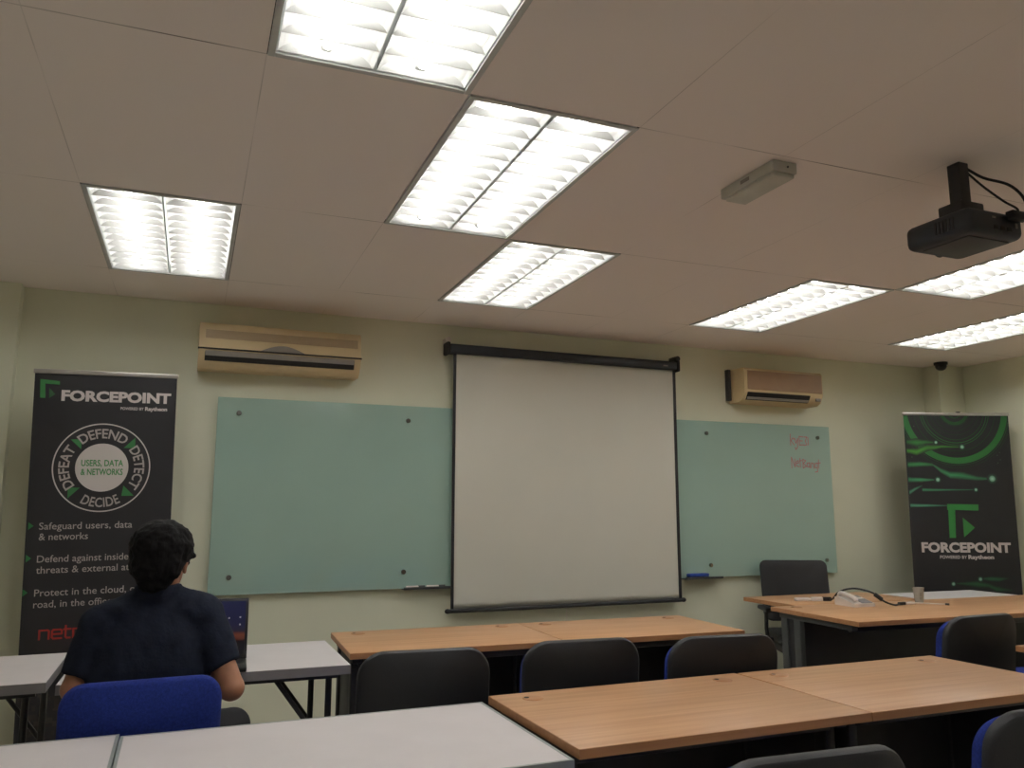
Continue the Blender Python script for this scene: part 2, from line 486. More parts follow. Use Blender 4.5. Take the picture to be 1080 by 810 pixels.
for (i, j), k in LAMPS.items():
    x, y = grid(i + .5, j + .5)
    if proto is None: proto = make_lamp(); o = proto; o.location = (x, y, CEIL); o.rotation_euler = (0, 0, GA)
    else: o = dup(proto, (x, y, CEIL), GA)
    tag(o, lamp_labels[k], 'ceiling light', 'recessed fluorescent ceiling lights')

# emergency light on the ceiling
t = empty('emergency_light', (1.985, 2.355, CEIL), 0., 'pale grey emergency light box fixed flat under the ceiling near the projector', 'emergency light')
b = MB(); b.box(-.055, .055, -.155, .155, -.042, 0, .004); b.build('body', M['grey_box'], t)
b = MB(); b.box(-.048, .048, -.148, .135, -.058, -.042, .006); b.build('diffuser', M['frost'], t)
b = MB(); b.cyl((0.01, -.1555, -.022), (.01, -.159, -.022), .004, n=10); b.build('indicator', M['dark_metal'], t)
b = MB(); b.box(-.0565, -.055, -.02, .03, -.028, -.014); b.build('sticker', M['badge'], t)

# dome camera
t = empty('security_camera', (6.03, 4.93, CEIL), 0., 'small black dome security camera under the ceiling by the far right corner', 'security camera')
b = MB(); b.lathe([(0, 0), (.055, 0), (.055, -.018), (.05, -.022), (0, -.022)]); b.build('base', M['black'], t)
b = MB(); b.lathe([(.046, -.022), (.045, -.04), (.036, -.058), (.02, -.068), (0, -.071)]); b.build('dome', M['laptop'], t)

# ------------------------------------------------------------------ projector
t = empty('projector', (2.60, 1.985, CEIL), 0., 'black projector hanging from the ceiling on a short square pole', 'projector')
b = MB(); b.box(-.025, .025, -.025, .025, -.18, 0, .003); b.build('pole', M['black_metal'], t)
b = MB(); b.box(-.06, .055, -.05, .05, -.205, -.16, .006); b.box(-.05, .02, -.065, .065, -.225, -.2, .004)
for a in (-1, 1):
    b.box(a * .09 - .012, a * .09 + .012, -.10, .10, -.227, -.219, .002)
b.build('bracket', M['black_metal'], t)
b = MB(); b.box(-.148, .128, -.14, .13, -.318, -.226, .026, 4); pb = b.build('body', M['navy_case'], t)
b = MB()
for k in range(6): b.box(-.1505, -.147, -.08 + k * .014, -.073 + k * .014, -.295, -.25)
b.build('vent', M['black'], pb)
b = MB(); b.cyl((.05, .125, -.27), (.05, .15, -.27), .033, .036, n=24); b.cyl((.05, .148, -.27), (.05, .152, -.27), .026, n=24); b.build('lens', M['dark_metal'], pb)
b = MB(); b.box(-.105, .1, -.1, .09, -.322, -.316, .003); b.build('bottom_cover', M['dark_metal'], pb)
b = MB(); b.box(-.035, -.018, -.1425, -.139, -.258, -.252); b.build('sticker', M['badge'], pb)
b = MB(); b.box(.08, .09, -.1425, -.139, -.282, -.264); b.build('sticker', M['badge'], pb)
for k in range(3):
    b = MB(); b.box(-.03 + k * .034, -.01 + k * .034, -.1425, -.139, -.298, -.284); b.build('socket', M['black'], pb)
b = MB(); b.tube([(.02, -.02, -.02), (.065, -.05, -.06), (.115, -.10, -.095), (.14, -.13, -.14), (.138, -.15, -.195), (.105, -.155, -.235), (.09, -.14, -.245)], .005); b.build('cable', M['black'], t)
b = MB(); b.box(.04, .125, -.165, -.135, -.255, -.225, .004); b.build('plug', M['black'], t)
b = MB(); b.tube([(.025, -.015, -.03), (.045, -.06, -.1), (.075, -.11, -.17), (.088, -.15, -.215), (.075, -.14, -.245)], .004); b.build('cable', M['black'], t)

# ------------------------------------------------------------------ air conditioners
t = empty('air_conditioner', (.537, D, 2.19), 0., 'long aged beige wall air conditioner above the left glass board', 'air conditioner')
L = .478
b = MB(); b.prism([(0, 0.0), (-.13, -.005), (-.165, .02), (-.205, .098), (-.207, .108), (-.197, .13), (-.185, .245), (-.17, .268), (-.12, .278), (0, .278)], -L, L); bd = b.build('body', M['beige'], t)
b = MB(); b.prism([(-.190, .172), (-.195, .172), (-.1895, .225), (-.185, .225)], -L + .035, L - .02); b.build('grille', M['tan_grille'], t)
b = MB(); b.prism([(-.19, .104), (-.212, .103), (-.212, .112), (-.19, .113)], -L - .004, L + .004); b.build('trim_strip', M['dark'], t)
b = MB(); b.prism([(-.15, .036), (-.184, .040), (-.205, .088), (-.19, .092)], -L + .035, L - .04); b.build('air_outlet', M['dark'], t)
b = MB(); b.prism([(-.199, .066), (-.2115, .094), (-.207, .096), (-.195, .07)], -L + .037, L - .042); b.build('flap', M['flap'], t)
b = MB()
pts = [(-.13 + .26 * k / 20, .113 + .038 * math.sin(PI * k / 20)) for k in range(21)]
b.prism([(x, z) for x, z in pts], -.208, -.19, 'y'); b.build('badge', M['badge'], t)
t = empty('air_conditioner', (4.365, D, 2.185), 0., 'short beige wall air conditioner with brown front panel above the right glass board', 'air conditioner')
L = .385
b = MB(); b.prism([(0, 0), (-.13, 0), (-.17, .02), (-.2, .075), (-.2, .245), (-.185, .262), (0, .262)], -L, L); b.build('body', M['beige'], t)
b = MB(); b.prism([(-.198, .092), (-.206, .096), (-.206, .238), (-.198, .242)], -L + .03, L - .012); b.build('front_panel', M['brown_grille'], t)
b = MB(); b.prism([(-.15, .012), (-.176, .02), (-.203, .07), (-.19, .078)], -L + .03, L - .13); b.build('air_outlet', M['dark'], t)
b = MB(); b.prism([(-.178, .018), (-.19, .034), (-.186, .037), (-.172, .022)], -L + .035, L - .135); b.build('flap', M['flap'], t)
b = MB(); b.box(L - .07, L - .02, -.2, -.185, .03, .055, .003); b.build('control_panel', M['badge'], t)
b = MB(); b.box(-L - .03, -L + .0, -.04, 0, .02, .268, .004); b.build('wall_bracket', M['dark_metal'], t)

# ------------------------------------------------------------------ glass boards
def board(x0, x1, z0, z1, bolts, label):
    t = empty('glass_board', ((x0 + x1) / 2, D, z0), 0., label, 'glass board', 'frosted glass writing boards')
    w = (x1 - x0) / 2
    b = MB(); b.box(-w, w, -.036, -.026, 0, z1 - z0, .0015, 1); p = b.build('panel', M['glass'], t)
    for bx, bz in bolts:
        b = MB(); X, Z = bx - (x0 + x1) / 2, bz - z0
        b.cyl((X, -.001, Z), (X, -.05, Z), .009, n=16); b.cyl((X, -.036, Z), (X, -.048, Z), .0145, n=20)
        b.build('standoff_bolt', M['chrome'], t)
    return t
gl = board(.188, 2.56, .86, 2.035, [(.312, 1.94), (1.371, 1.937), (.302, .962), (1.36, .966), (2.44, 1.94), (2.44, .965)],
      'pale green frosted glass board on the wall, left of the projection screen')
gb = board(2.566, 4.948, .86, 2.035, [(2.69, 1.94), (3.725, 1.94), (4.816, 1.941), (2.69, .96), (3.723, .948), (4.84, .96)],
      'pale green frosted glass board with red handwriting, right of the projection screen')
# red handwriting, two words
ox, oz = 3.757, .86
def hw(strokes, x0, z0, sc): return [[(x0 + x * sc - ox, z0 + z * sc - oz) for x, z in s] for s in strokes]
w1 = [[(0, 1.25), (0, 0)], [(0, .45), (.35, .85), (.55, .7)], [(.1, .5), (.5, .05)], [(.6, .8), (.75, .25), (1.05, .8)], [(1.05, .8), (.95, -.2), (.7, -.45), (.6, -.2)],
      [(1.25, 1.05), (1.25, .05)], [(1.25, 1.05), (1.8, 1.0)], [(1.25, .55), (1.7, .55)], [(1.25, .05), (1.85, .1)], [(1.95, 1.0), (2.35, 1.0), (2.1, .55), (2.3, .1), (1.9, .05)], [(2.5, .95), (2.5, .1)]]
w2 = [[(0, 0), (0, 1.2), (.45, .1), (.45, 1.0)], [(.6, .5), (1.0, .6), (.9, .85), (.65, .7), (.65, .25), (1.0, .15)], [(1.2, 1.1), (1.2, .1)], [(1.1, .8), (1.45, .85)],
      [(1.6, 1.0), (1.6, 0)], [(1.6, 1.0), (2.0, .85), (1.65, .55), (2.05, .25), (1.6, 0)], [(2.5, .6), (2.2, .6), (2.15, .2), (2.5, .15), (2.55, .65), (2.6, .05)],
      [(2.75, .05), (2.8, .6), (3.1, .55), (3.15, 0)], [(3.6, .6), (3.3, .55), (3.3, .1), (3.65, .1), (3.65, .65), (3.65, -.35), (3.3, -.4)], [(3.85, 1.0), (3.85, .05)], [(3.75, .6), (4.1, .65)]]
ribbons('handwriting', hw(w1, 4.54, 1.872, .072), .0075, M['red_ink'], gb, y=-.0372)
ribbons('handwriting', hw(w2, 4.54, 1.69, .072), .0075, M['red_ink'], gb, y=-.0372)

# pen tray, eraser
b = MB(); b.box(1.527 - 1.374 - .17, 1.527 - 1.374 + .17, -.068, -.004, -.006, -.002, .001, 1); b.box(1.527 - 1.374 - .17, 1.527 - 1.374 + .17, -.068, -.065, -.004, .010); b.build('pen_tray', M['dark_metal'], gl)
for k, (x, c) in enumerate(((-.09, 'white_plastic'), (.045, 'white_plastic'))):
    b = MB(); b.cyl((1.527 + x - .06, D - .05, .8690), (1.527 + x + .06, D - .05, .8690), .009, n=14); pen = b.build('marker_pen', M[c])
    tag(pen, ('white marker pen lying on the dark tray, end nearer the seated man', 'white marker pen lying on the dark tray, end nearer the projection screen')[k], 'pen', 'marker pens on the tray')
    b = MB(); b.cyl((1.527 + x + .02, D - .05, .8690), (1.527 + x + .063, D - .05, .8690), .0098, n=14); b.build('pen_cap', M['dark_metal'], pen)
b = MB(); b.box(3.46 - ox, 3.79 - ox, -.096, -.004, -.006, -.002, .001, 1); b.box(3.46 - ox, 3.79 - ox, -.096, -.093, -.004, .010); b.build('pen_tray', M['dark_metal'], gb)
t = empty('board_eraser', (3.585, D - .066, .858), 0., 'blue board eraser lying on the tray right of the projection screen', 'eraser')
b = MB(); b.box(-.085, .085, -.024, .024, .012, .036, .006); b.build('grip', M['blue_plastic'], t)
b = MB(); b.box(-.082, .082, -.022, .022, 0, .013, .002); b.build('felt', M['dark'], t)

# ------------------------------------------------------------------ projection screen
t = empty('projection_screen', (2.545, D - .085, .70), 0., 'white pull-down projection screen with black borders hanging from a dark case', 'projection screen')
def curve_y(x, z): return 0
b = MB()
nx_, nz_ = 40, 40
W0, W1, H0, H1 = -.88, .885, .022, 1.72
g = [[b.bm.verts.new((W0 + (W1 - W0) * i / nx_, .012 * math.sin(2.3 * i / nx_ + .6) * (1 - j / nz_) + .004 * math.sin(7 * i / nx_ + 3 * j / nz_), H0 + (H1 - H0) * j / nz_)) for j in range(nz_ + 1)] for i in range(nx_ + 1)]
for i in range(nx_):
    for j in range(nz_): b.bm.faces.new((g[i][j], g[i + 1][j], g[i + 1][j + 1], g[i][j + 1]))
sc = b.build('screen_cloth', M['screen'], t)
sd = sc.modifiers.new('thickness', 'SOLIDIFY'); sd.thickness = .0015
for x0, x1 in ((W0, W0 + .022), (W1 - .026, W1)):
    b = MB()
    for j in range(nz_):
        def yy(x, jj):
            i = (x - W0) / (W1 - W0)
            return .012 * math.sin(2.3 * i + .6) * (1 - jj / nz_) + .004 * math.sin(7 * i + 3 * jj / nz_) - .0022
        z0, z1 = H0 + (H1 - H0) * j / nz_, H0 + (H1 - H0) * (j + 1) / nz_
        b.bm.faces.new([b.bm.verts.new(v) for v in ((x0, yy(x0, j), z0), (x1, yy(x1, j), z0), (x1, yy(x1, j + 1), z1), (x0, yy(x0, j + 1), z1))])
    b.build('side_border', M['black'], t, smooth=False)
b = MB(); b.cyl((-.90, 0, .012), (.895, 0, .012), .014, n=16); b.ell((-.90, 0, .012), (.02, .016, .016)); b.ell((.895, 0, .012), (.02, .016, .016)); b.build('bottom_bar', M['black'], t)
b = MB(); b.box(-.915, .885, -.035, .045, 1.70, 1.766, .014, 3); b.build('case', M['navy_case'], t)
for x in (-.925, .895):
    b = MB(); b.box(x - .014, x + .014, -.04, .05, 1.69, 1.776, .01, 3); b.build('end_cap', M['black'], t)
    b = MB(); b.cyl((x, -.01, 1.79), (x, -.03, 1.79), .02, n=20); b.cyl((x, -.028, 1.79), (x, -.034, 1.79), .008, n=12); b.box(x - .005, x + .005, -.012, .085, 1.772, 1.81); b.build('hanging_ring', M['white_plastic'] if x < 0 else M['dark_metal'], t)
b = MB(); b.tube([(-.05, -.002, .0), (-.051, -.002, -.05), (-.048, -.002, -.1)], .002, 6, 2); b.cyl((-.048, -.002, -.12), (-.048, -.002, -.1), .006, n=8); b.build('pull_cord', M['white_plastic'], t)
b = MB(); b.box(.02 + .74, .8, -.0365, -.0345, 1.722, 1.732); b.build('label_plate', M['badge'], t)

# ------------------------------------------------------------------ roll-up banners
BG = (.016, .0155, .019)
def stand(t, w, h, lean):
    """base cassette, feet, rear pole and clamp bar; returns a parent turned by the lean for the cloth"""
    b = MB(); b.box(-w / 2 - .01, w / 2 + .01, -.05, .05, .012, .085, .018, 3); base = b.build('base_cassette', M['alu'], t)
    for s in (-1, 1):
        b = MB(); b.box(s * w * .33 - .02, s * w * .33 + .02, -.11, .11, 0, .012, .003); b.build('foot', M['alu'], base)
    dy = math.tan(lean) * h
    b = MB(); b.cyl((0, .035, .08), (0, .035 - dy, h - .005), .009, n=12); b.build('support_pole', M['dark_metal'], t)
# left banner
BW, BH, LEAN = .70, 2.095, math.radians(4.5)
t = empty('roll_up_banner', (-.359, 5.04, 0), 0., 'black roll-up banner with white ring diagram and bullet text behind the seated man', 'banner')
stand(t, BW, BH, LEAN)
def cloth(t, w, h, lean, ink_fn, tilt=0.):
    b = MB(); b.box(-w / 2, w / 2, -.001, .001, .075 - h, 0); c = b.build('banner_cloth', mat('banner_ground', BG, .5, var=.05), t, loc=(math.tan(tilt) * h, -math.tan(lean) * h, h), smooth=False)
    c.rotation_euler = (lean, tilt, 0)
    b = MB(); b.box(-w / 2 - .006, w / 2 + .006, -.009, .009, -.012, .012, .004); b.build('top_rail', M['alu'], c)
    return c
c = cloth(t, BW, BH, LEAN, None, math.radians(-1.0))
# local print coordinates: x from the centre, z down from the top edge
def px(x, y):    # the print's own layout, read from its 150-unit wide artwork
    u = (x - (38.3 - (y - 393) * .044)) * .00472 - BW / 2
    return u, -(y - 391.5) * .00504
ik = Ink(); Y1 = -.0018
def P(*pts): return [px(*p) for p in pts]
G1, G2 = (.03, .17, .045), (.02, .085, .03)
def done(nm):
    global ik
    ik.build(nm, M['print'], c); ik = Ink()
ik.poly(P((43.6, 400), (63, 401.5), (63, 405.5), (43.6, 404.3)), G1, Y1); ik.poly(P((43.6, 404.3), (48.6, 404.6), (48.6, 419.8), (43.6, 419.8)), G1, Y1)
ik.poly(P((52.5, 409), (58.5, 415.5), (52.5, 420)), G2, Y1)
done('logo')
cx, cz = px(106.5, 493.2); cx = .0 + cx
wi = (.60, .555, .545)
ik.ring(cx, cz, .233, .2395, wi, wi, Y1); done('ring_outline'); ik.disc(cx, cz, .13, wi, wi, Y1, 64); done('white_disc')
for a, rot in ((45, -45), (-45, -135), (-135, 135), (135, 45)):
    q = math.radians(a); R = .186
    mx, mz = cx + R * math.cos(q), cz + R * math.sin(q)
    tri = [(-.027, .02), (.027, .02), (.027, -.034)] if a in (135, -45) else [(-.03, -.022), (.024, -.022), (.024, .034)]
    if a == 45: tri = [(-.03, -.024), (.027, -.024), (.027, .034)]
    if a == -135: tri = [(-.027, .024), (.03, .024), (-.027, -.034)]
    if a == -45: tri = [(-.022, .034), (.032, -.022), (-.03, -.022)]
    ik.poly([(mx + x, mz + z) for x, z in tri], (.035, .19, .055), Y1); done('ring_arrow')
for x, y in ((36, 554), (34, 587.5), (31, 622.5)):
    u, v = px(x, y); ik.poly([(u - .012, v + .02), (u + .012, v), (u - .012, v - .02)], (.03, .2, .06), Y1); done('bullet_arrow')
# faint dark picture strip low on the cloth
for k in range(150):
    x = random.uniform(-BW / 2 + .01, BW / 2 - .05); z = random.uniform(-1.93, -1.5); w = random.uniform(.015, .05); h = random.uniform(.01, .03)
    kx = random.uniform(.5, 1); ik.rect(x, x + w, z, z + h, (.045 * kx, .036 * kx, .033 * kx), Y1 + random.uniform(0, .0004))
done('picture_strip')
def tl(txt, x0, x1, yb, capx, bold):
    u0, v0 = px(x0, yb); u1, _ = px(x1, yb)
    return (txt, u0, v0, u1 - u0, capx * .005, bold)
Y2 = -.0028
def with_y(it, y=Y2): return (*it, None, y) if len(it) == 6 else it
lettering('title_lettering', [with_y(tl('FORCEPOINT', 64.5, 179.5, 421.8, 11.0, .045)), with_y(tl('POWERED BY', 125.5, 150, 430.3, 3.0, .02)), with_y(tl('Raytheon', 151.5, 175.3, 430.5, 4.0, .04))], M['white_ink'], c)
R = .160
for it_ in [('DEFEND', 0, 0, .215, .05, .018, (cx, cz, R, PI / 2, False), Y2), ('DETECT', 0, 0, .205, .05, .018, (cx, cz, R, 0, False), Y2),
                             ('DEFEAT', 0, 0, .205, .05, .018, (cx, cz, R, PI, False), Y2), ('DECIDE', 0, 0, .205, .05, .018, (cx, cz, R + .052, 0, True), Y2)]: lettering('ring_lettering', [it_], M['grey_ink'], c)
lettering('disc_lettering', [with_y(tl('USERS, DATA', 85, 128.5, 491.5, 6.6, .02)), with_y(tl('& NETWORKS', 84.6, 128, 501.0, 6.6, .02))], M['green_ink'], c)
for it_ in [[with_y(tl('Safeguard users, data', 43.8, 138.2, 558, 7.2, .004)), with_y(tl('& networks', 43.6, 92.5, 569, 7.2, .004))],
    [with_y(tl('Defend against insider', 42.1, 139, 592, 7.2, .004)), with_y(tl('threats & external attacks', 41.3, 158, 603.4, 7.2, .004))],
    [with_y(tl('Protect in the cloud, on the', 39.8, 165, 626.8, 7.2, .004)), with_y(tl('road, in the office', 39, 117, 638.6, 7.2, .004))]]: lettering('bullet_lettering', it_, M['grey_ink'], c)
nu, nv = px(45, 671); s_ = .0105
net = [[(0, 0), (0, 4.3), (3.6, 4.3), (4.2, 3.8), (4.2, 0)], [(9.8, 0), (6.3, 0), (5.6, .7), (5.6, 3.7), (6.2, 4.3), (9.3, 4.3), (9.9, 3.7), (9.9, 2.2), (5.8, 2.2)],
       [(11.6, 6), (11.6, .6), (12.2, 0), (13.6, 0)], [(10.8, 4.3), (13.8, 4.3)], [(15.0, 0), (15.0, 4.3), (17.8, 4.3)]]
ribbons('logo_lettering', [[(nu + x * s_ , nv + z * s_) for x, z in st] for st in net], .0095, M['red_print'], c, y=Y2)

# right banner
BW2, BH2, RZ = .857, 2.13, math.atan2(4.525 - 4.846, 6.229 - 5.436)
t = empty('roll_up_banner', (5.832, 4.70, 0), RZ, 'black roll-up banner with green circles and light streaks in the far right corner', 'banner')
LEAN2 = math.radians(.6)
stand(t, BW2, BH2, LEAN2)
c = cloth(t, BW2, BH2, LEAN2, None, math.radians(.35))
b = MB(); b.box(.005, .035, -.012, .012, .01, .02, .003); b.build('clamp', M['black'], c)
K = BW2 / 335.
def q6(x, y): return ((x - 378) * K + (y - 200) * -.00005 * 335 / 335, -(y - 203) * K * 1.0)
def qx(x, y):   # artwork narrows in view towards its foot; take the slope out
    l = 210 + (y - 200) * .041; r = 545 + (y - 200) * .048
    return ((x - l) / (r - l) - .5) * BW2, -(y - 200) * .00255
ik = Ink()
GR, GB, GW = (.02, .13, .03), (.03, .2, .05), (.38, .62, .5)
clip = (-BW2 / 2, BW2 / 2, -2, -.012)
rc = qx(372, 188)
for r0, r1, col in ((.058, .066, .5), (.095, .12, .55), (.125, .128, .4), (.165, .168, .3), (.2, .203, .35), (.238, .243, .5), (.262, .268, .9), (.28, .285, .8), (.33, .334, .4), (.36, .362, .3), (.385, .435, 1.), (.445, .448, .8), (.465, .467, .5)):
    cc = tuple(g * col for g in GR)
    ik.ring(rc[0], rc[1], r0, r1, cc, cc, Y1, 120, clip)
done('circle_pattern')
def glow(x, y, r):
    u, v = qx(x, y); ik.disc(u, v, r * 1.9, (.05, .16, .09), BG, Y1 - .0006, 20); ik.disc(u, v, r, GW, (.10, .27, .17), Y1 - .0008, 20); done('light_spot')
def streak(pts, col):
    ik.streak([(*qx(x, y), h * K, k) for x, y, h, k in pts], col, BG, Y1 - .0004); done('light_streak')
streak([(219, 290, 8, .5), (250, 292, 14, .8), (280, 290, 8, .6), (312, 290, 2, .5)], (.03, .22, .04))
streak([(219, 318, 8, .9), (250, 322, 12, 1.), (285, 308, 11, .7), (330, 304, 5, .7), (395, 305, 2, .6)], (.06, .27, .03))
streak([(221, 362, 10, .8), (260, 360, 9, .9), (300, 362, 6, .5)], (.04, .26, .08))
streak([(300, 362, 4, .5), (325, 380, 9, .7), (355, 394, 12, .9), (395, 396, 13, .8), (440, 404, 8, .6), (488, 405, 3, .6)], (.04, .26, .10))
streak([(222, 409, 9, .8), (260, 410, 8, 1.), (315, 409, 2, .4)], (.05, .30, .13))
streak([(224, 450, 8, 1.), (240, 440, 6, .9), (265, 428, 3, .2)], (.08, .30, .18))
streak([(265, 441, 6, .8), (330, 441, 4, .8), (435, 440, 2, .3)], (.05, .30, .14))
streak([(226, 490, 7, .9), (280, 490, 5, .9), (345, 490, 2, .3)], (.09, .34, .2))
streak([(355, 730, 2, .4), (390, 730, 6, .5), (430, 731, 11, .7), (465, 735, 8, .5), (490, 746, 10, .6), (545, 750, 3, .1)], (.03, .17, .06))
streak([(440, 715, 2, .4), (470, 715, 8, .7), (500, 716, 8, .6), (530, 713, 2, .1)], (.03, .18, .07))
for x, y, r in ((312, 291, .011), (395, 305, .015), (488, 405, .024), (315, 409, .016), (435, 440, .012), (355, 731, .013), (440, 716, .014)): glow(x, y, r)
for x, y in ((226, 239), (243, 240), (507, 331), (514, 322), (516, 345), (508, 355), (235, 338)): ik.disc(*qx(x, y), .005, (.06, .09, .06), (.05, .08, .05), Y1, 10)
done('dots')
GL = (.03, .20, .045)
ik.poly([qx(342, 485), qx(441, 486), qx(441, 505), qx(342, 503)], GL, Y1 - .001); ik.poly([qx(345, 503), qx(367, 503), qx(367, 590), qx(347, 590)], GL, Y1 - .001)
ik.poly([qx(390, 527), qx(428, 558), qx(393, 588)], GL, Y1 - .001)
done('logo')
def tq(txt, x0, x1, yb, h, bold):
    u0, v0 = qx(x0, yb); u1, _ = qx(x1, yb); return (txt, u0, v0, u1 - u0, h, bold, None, Y2 - .001)
lettering('title_lettering', [tq('FORCEPOINT', 258, 540, 633, .074, .045), tq('POWERED BY', 315, 400, 653.5, .024, .02), tq('Raytheon', 404, 485, 654, .03, .04)], M['white_ink'], c)

# ------------------------------------------------------------------ desks
def desk(x, y, w, d, h, rz, label, group, grommets=((-1, 1), (1, 1)), gx=.125, gy=.09, grey_leg=False, leg_x=None):
    """x, y: front left corner"""
    ca, sa = math.cos(rz), math.sin(rz)
    cx, cy = x + ca * w / 2 - sa * d / 2, y + sa * w / 2 + ca * d / 2
    t = empty('wooden_desk', (cx, cy, 0), rz, label, 'desk', group)
    g = .0015
    b = MB(); b.box(-w / 2 + g, w / 2 - g, -d / 2, d / 2, h - .027, h, .002, 2); top = b.build('desktop', M['wood'], t)
    b = MB()
    for x0, x1, y0, y1 in ((-w / 2 + g, w / 2 - g, -d / 2 - .001, -d / 2 + .0004), (-w / 2 + g, w / 2 - g, d / 2 - .0004, d / 2 + .001)):
        b.box(x0, x1, y0, y1, h - .0262, h - .0015)
    for s in (-1, 1): b.box(s * (w / 2 - g) - (.0004 if s > 0 else .0006), s * (w / 2 - g) + (.0006 if s > 0 else .0004), -d / 2, d / 2, h - .0262, h - .0015)
    b.build('edge_band', M['wood_edge'], top, smooth=False)
    for sx, sy in grommets:
        gxx, gyy = sx * (w / 2 - gx), sy * (d / 2 - gy)
        b = MB(); b.lathe([(0, h + .0022), (.029, h + .0026), (.0345, h + .0016), (.036, h + .0002), (.036, h - .004), (0, h - .004)], (gxx, gyy, 0), 28)
        gr = b.build('cable_cap', M['wood_edge'], top)
        b = MB(); b.cyl((gxx - .02, gyy + .008, h + .0005), (gxx - .02, gyy + .008, h + .0034), .0085, n=14); b.build('cable_hole', M['dark'], gr)
    lm = M['dark_metal'] if grey_leg else M['black_panel']
    lx = leg_x or (-w / 2 + .045, w / 2 - .045)
    for X in lx:
        fy = d / 2 - .24 if grey_leg else -d / 2 + .13
        b = MB()
        b.box(X - .018, X + .018, fy, fy + .06, .04, h - .027, .006); b.box(X - .018, X + .018, d / 2 - .12, d / 2 - .06, .04, h - .027, .006)
        b.box(X - .024, X + .024, -d / 2 + .04, d / 2 - .02, .0, .04, .008); b.box(X - .02, X + .02, -d / 2 + .08, d / 2 - .05, h - .06, h - .027, .004)
        lg = b.build('leg', lm, t)
        b = MB(); b.box(X - .008, X + .008, fy + .055, d / 2 - .115, .06, h - .06, .002); b.build('leg_panel', M['black_panel'], lg)
    b = MB(); b.box(lx[0] + .017, lx[1] - .017, d / 2 - .10, d / 2 - .082, .22, h - .03, .002); b.build('modesty_panel', M['black_panel'], t)
    b = MB(); b.box(lx[0] + .01, lx[1] - .01, -d / 2 + .12, -d / 2 + .15, h - .075, h - .028, .003); b.build('crossbar', M['black_metal'], t)
    return t
DK = 'beech-topped training desks'
desk(1.005, 1.990, 1.012, .665, .735, .004, 'wooden desk in the near row, directly right of the near white table', DK)
desk(2.019, 1.994, 1.012, .66, .735, -.003, 'wooden desk in the near row, in front of the teacher desk', DK)
fa = -.045
desk(.733, 3.652, 1.02, .655, .735, fa, 'wooden desk in the far row, next to the man\'s white table', DK)
desk(.733 + 1.022 * math.cos(fa), 3.652 + 1.022 * math.sin(fa), 1.02, .655, .735, fa, 'wooden desk in the far row standing below the projection screen', DK)
desk(3.475, 3.487, 2.36, .765, .75, -.055, 'long wooden teacher desk holding the telephone and plastic cup', 'teacher desks', grommets=((-1, 1),), grey_leg=True)
desk(3.71, 4.245, 1.05, .54, .75, -.03, 'wooden desk pushed behind the teacher desk, in front of the mesh office chair', 'teacher desks', grommets=(), leg_x=(.37, .48))
desk(3.615, 2.06, 1.2, .63, .735, 0., 'wooden desk cut off by the right edge of the photo, across the aisle', DK)

# ------------------------------------------------------------------ white folding tables
def ftable(x0, x1, y0, y1, h, rz, label, edge='grey_edge', top='white_top', name='folding_table', et=.002):
    w, d = x1 - x0, y1 - y0
    t = empty(name, ((x0 + x1) / 2, (y0 + y1) / 2, 0), rz, label, 'folding table', 'white folding tables')
    b = MB(); b.box(-w / 2 + .0015, w / 2 - .0015, -d / 2 + .0015, d / 2 - .0015, h - .038, h, .001, 1); tp = b.build('tabletop', M[top], t)
    b = MB()
    e2, zt = et, h - .002 if et < .005 else h + .0006
    b.box(-w / 2, w / 2, -d / 2, -d / 2 + e2, h - .038, zt); b.box(-w / 2, w / 2, d / 2 - e2, d / 2, h - .038, zt)
    b.box(-w / 2, -w / 2 + e2, -d / 2 + e2, d / 2 - e2, h - .038, zt); b.box(w / 2 - e2, w / 2, -d / 2 + e2, d / 2 - e2, h - .038, zt)
    b.build('edge_band', M[edge], tp, smooth=False)
    for s in (-1, 1):
        b = MB(); b.box(-w / 2 + .04, w / 2 - .04, s * (d / 2 - .07) - .01, s * (d / 2 - .07) + .01, h - .062, h - .038, .002)
        b.build('under_rail', M['black_metal'], t)
    for s in (-1, 1):
        X = s * (w / 2 - .075)
        for e in (-1, 1):
            Y = e * (d / 2 - .09)
            b = MB(); b.cyl((X, Y, .012), (X, Y, h - .045), .0135, n=14); lg = b.build('leg', M['black_metal'], t)
            b = MB(); b.lathe([(0, 0), (.017, 0), (.017, .02), (.0137, .026), (0, .026)], (X, Y, 0), 14); b.build('rubber_foot', M['black'], lg)
            b = MB(); b.cyl((X - s * .0, Y + e * .018, .36), (X - s * .22, Y + e * .018, h - .055), .0095, n=12); b.build('brace', M['black_metal'], t)
        b = MB(); b.cyl((X, -d / 2 + .09, .12), (X, d / 2 - .09, .12), .011, n=12); b.build('crossbar', M['black_metal'], t)
    return t
ftable(-.375, .713, 3.512, 4.20, .715, -.012, 'white folding table where the seated man works on his laptop')
ftable(-1.60, -.418, 3.585, 4.285, .715, 0., 'white folding table cut off by the left edge, below the black banner')
ftable(-.113, .984, 1.975, 2.665, .715, .0, 'white folding table at the bottom, joined to the near wooden desk', 'alu_edge', et=.009)
ftable(-1.32, -.1165, 1.975, 2.690, .715, .0, 'white folding table in the bottom left corner behind the blue chair', 'alu_edge', et=.009)
ftable(4.80, 5.655, 4.162, 4.565, .75, -.055, 'small white table against the green banner, behind the teacher desk', 'white_top', 'paper_white')

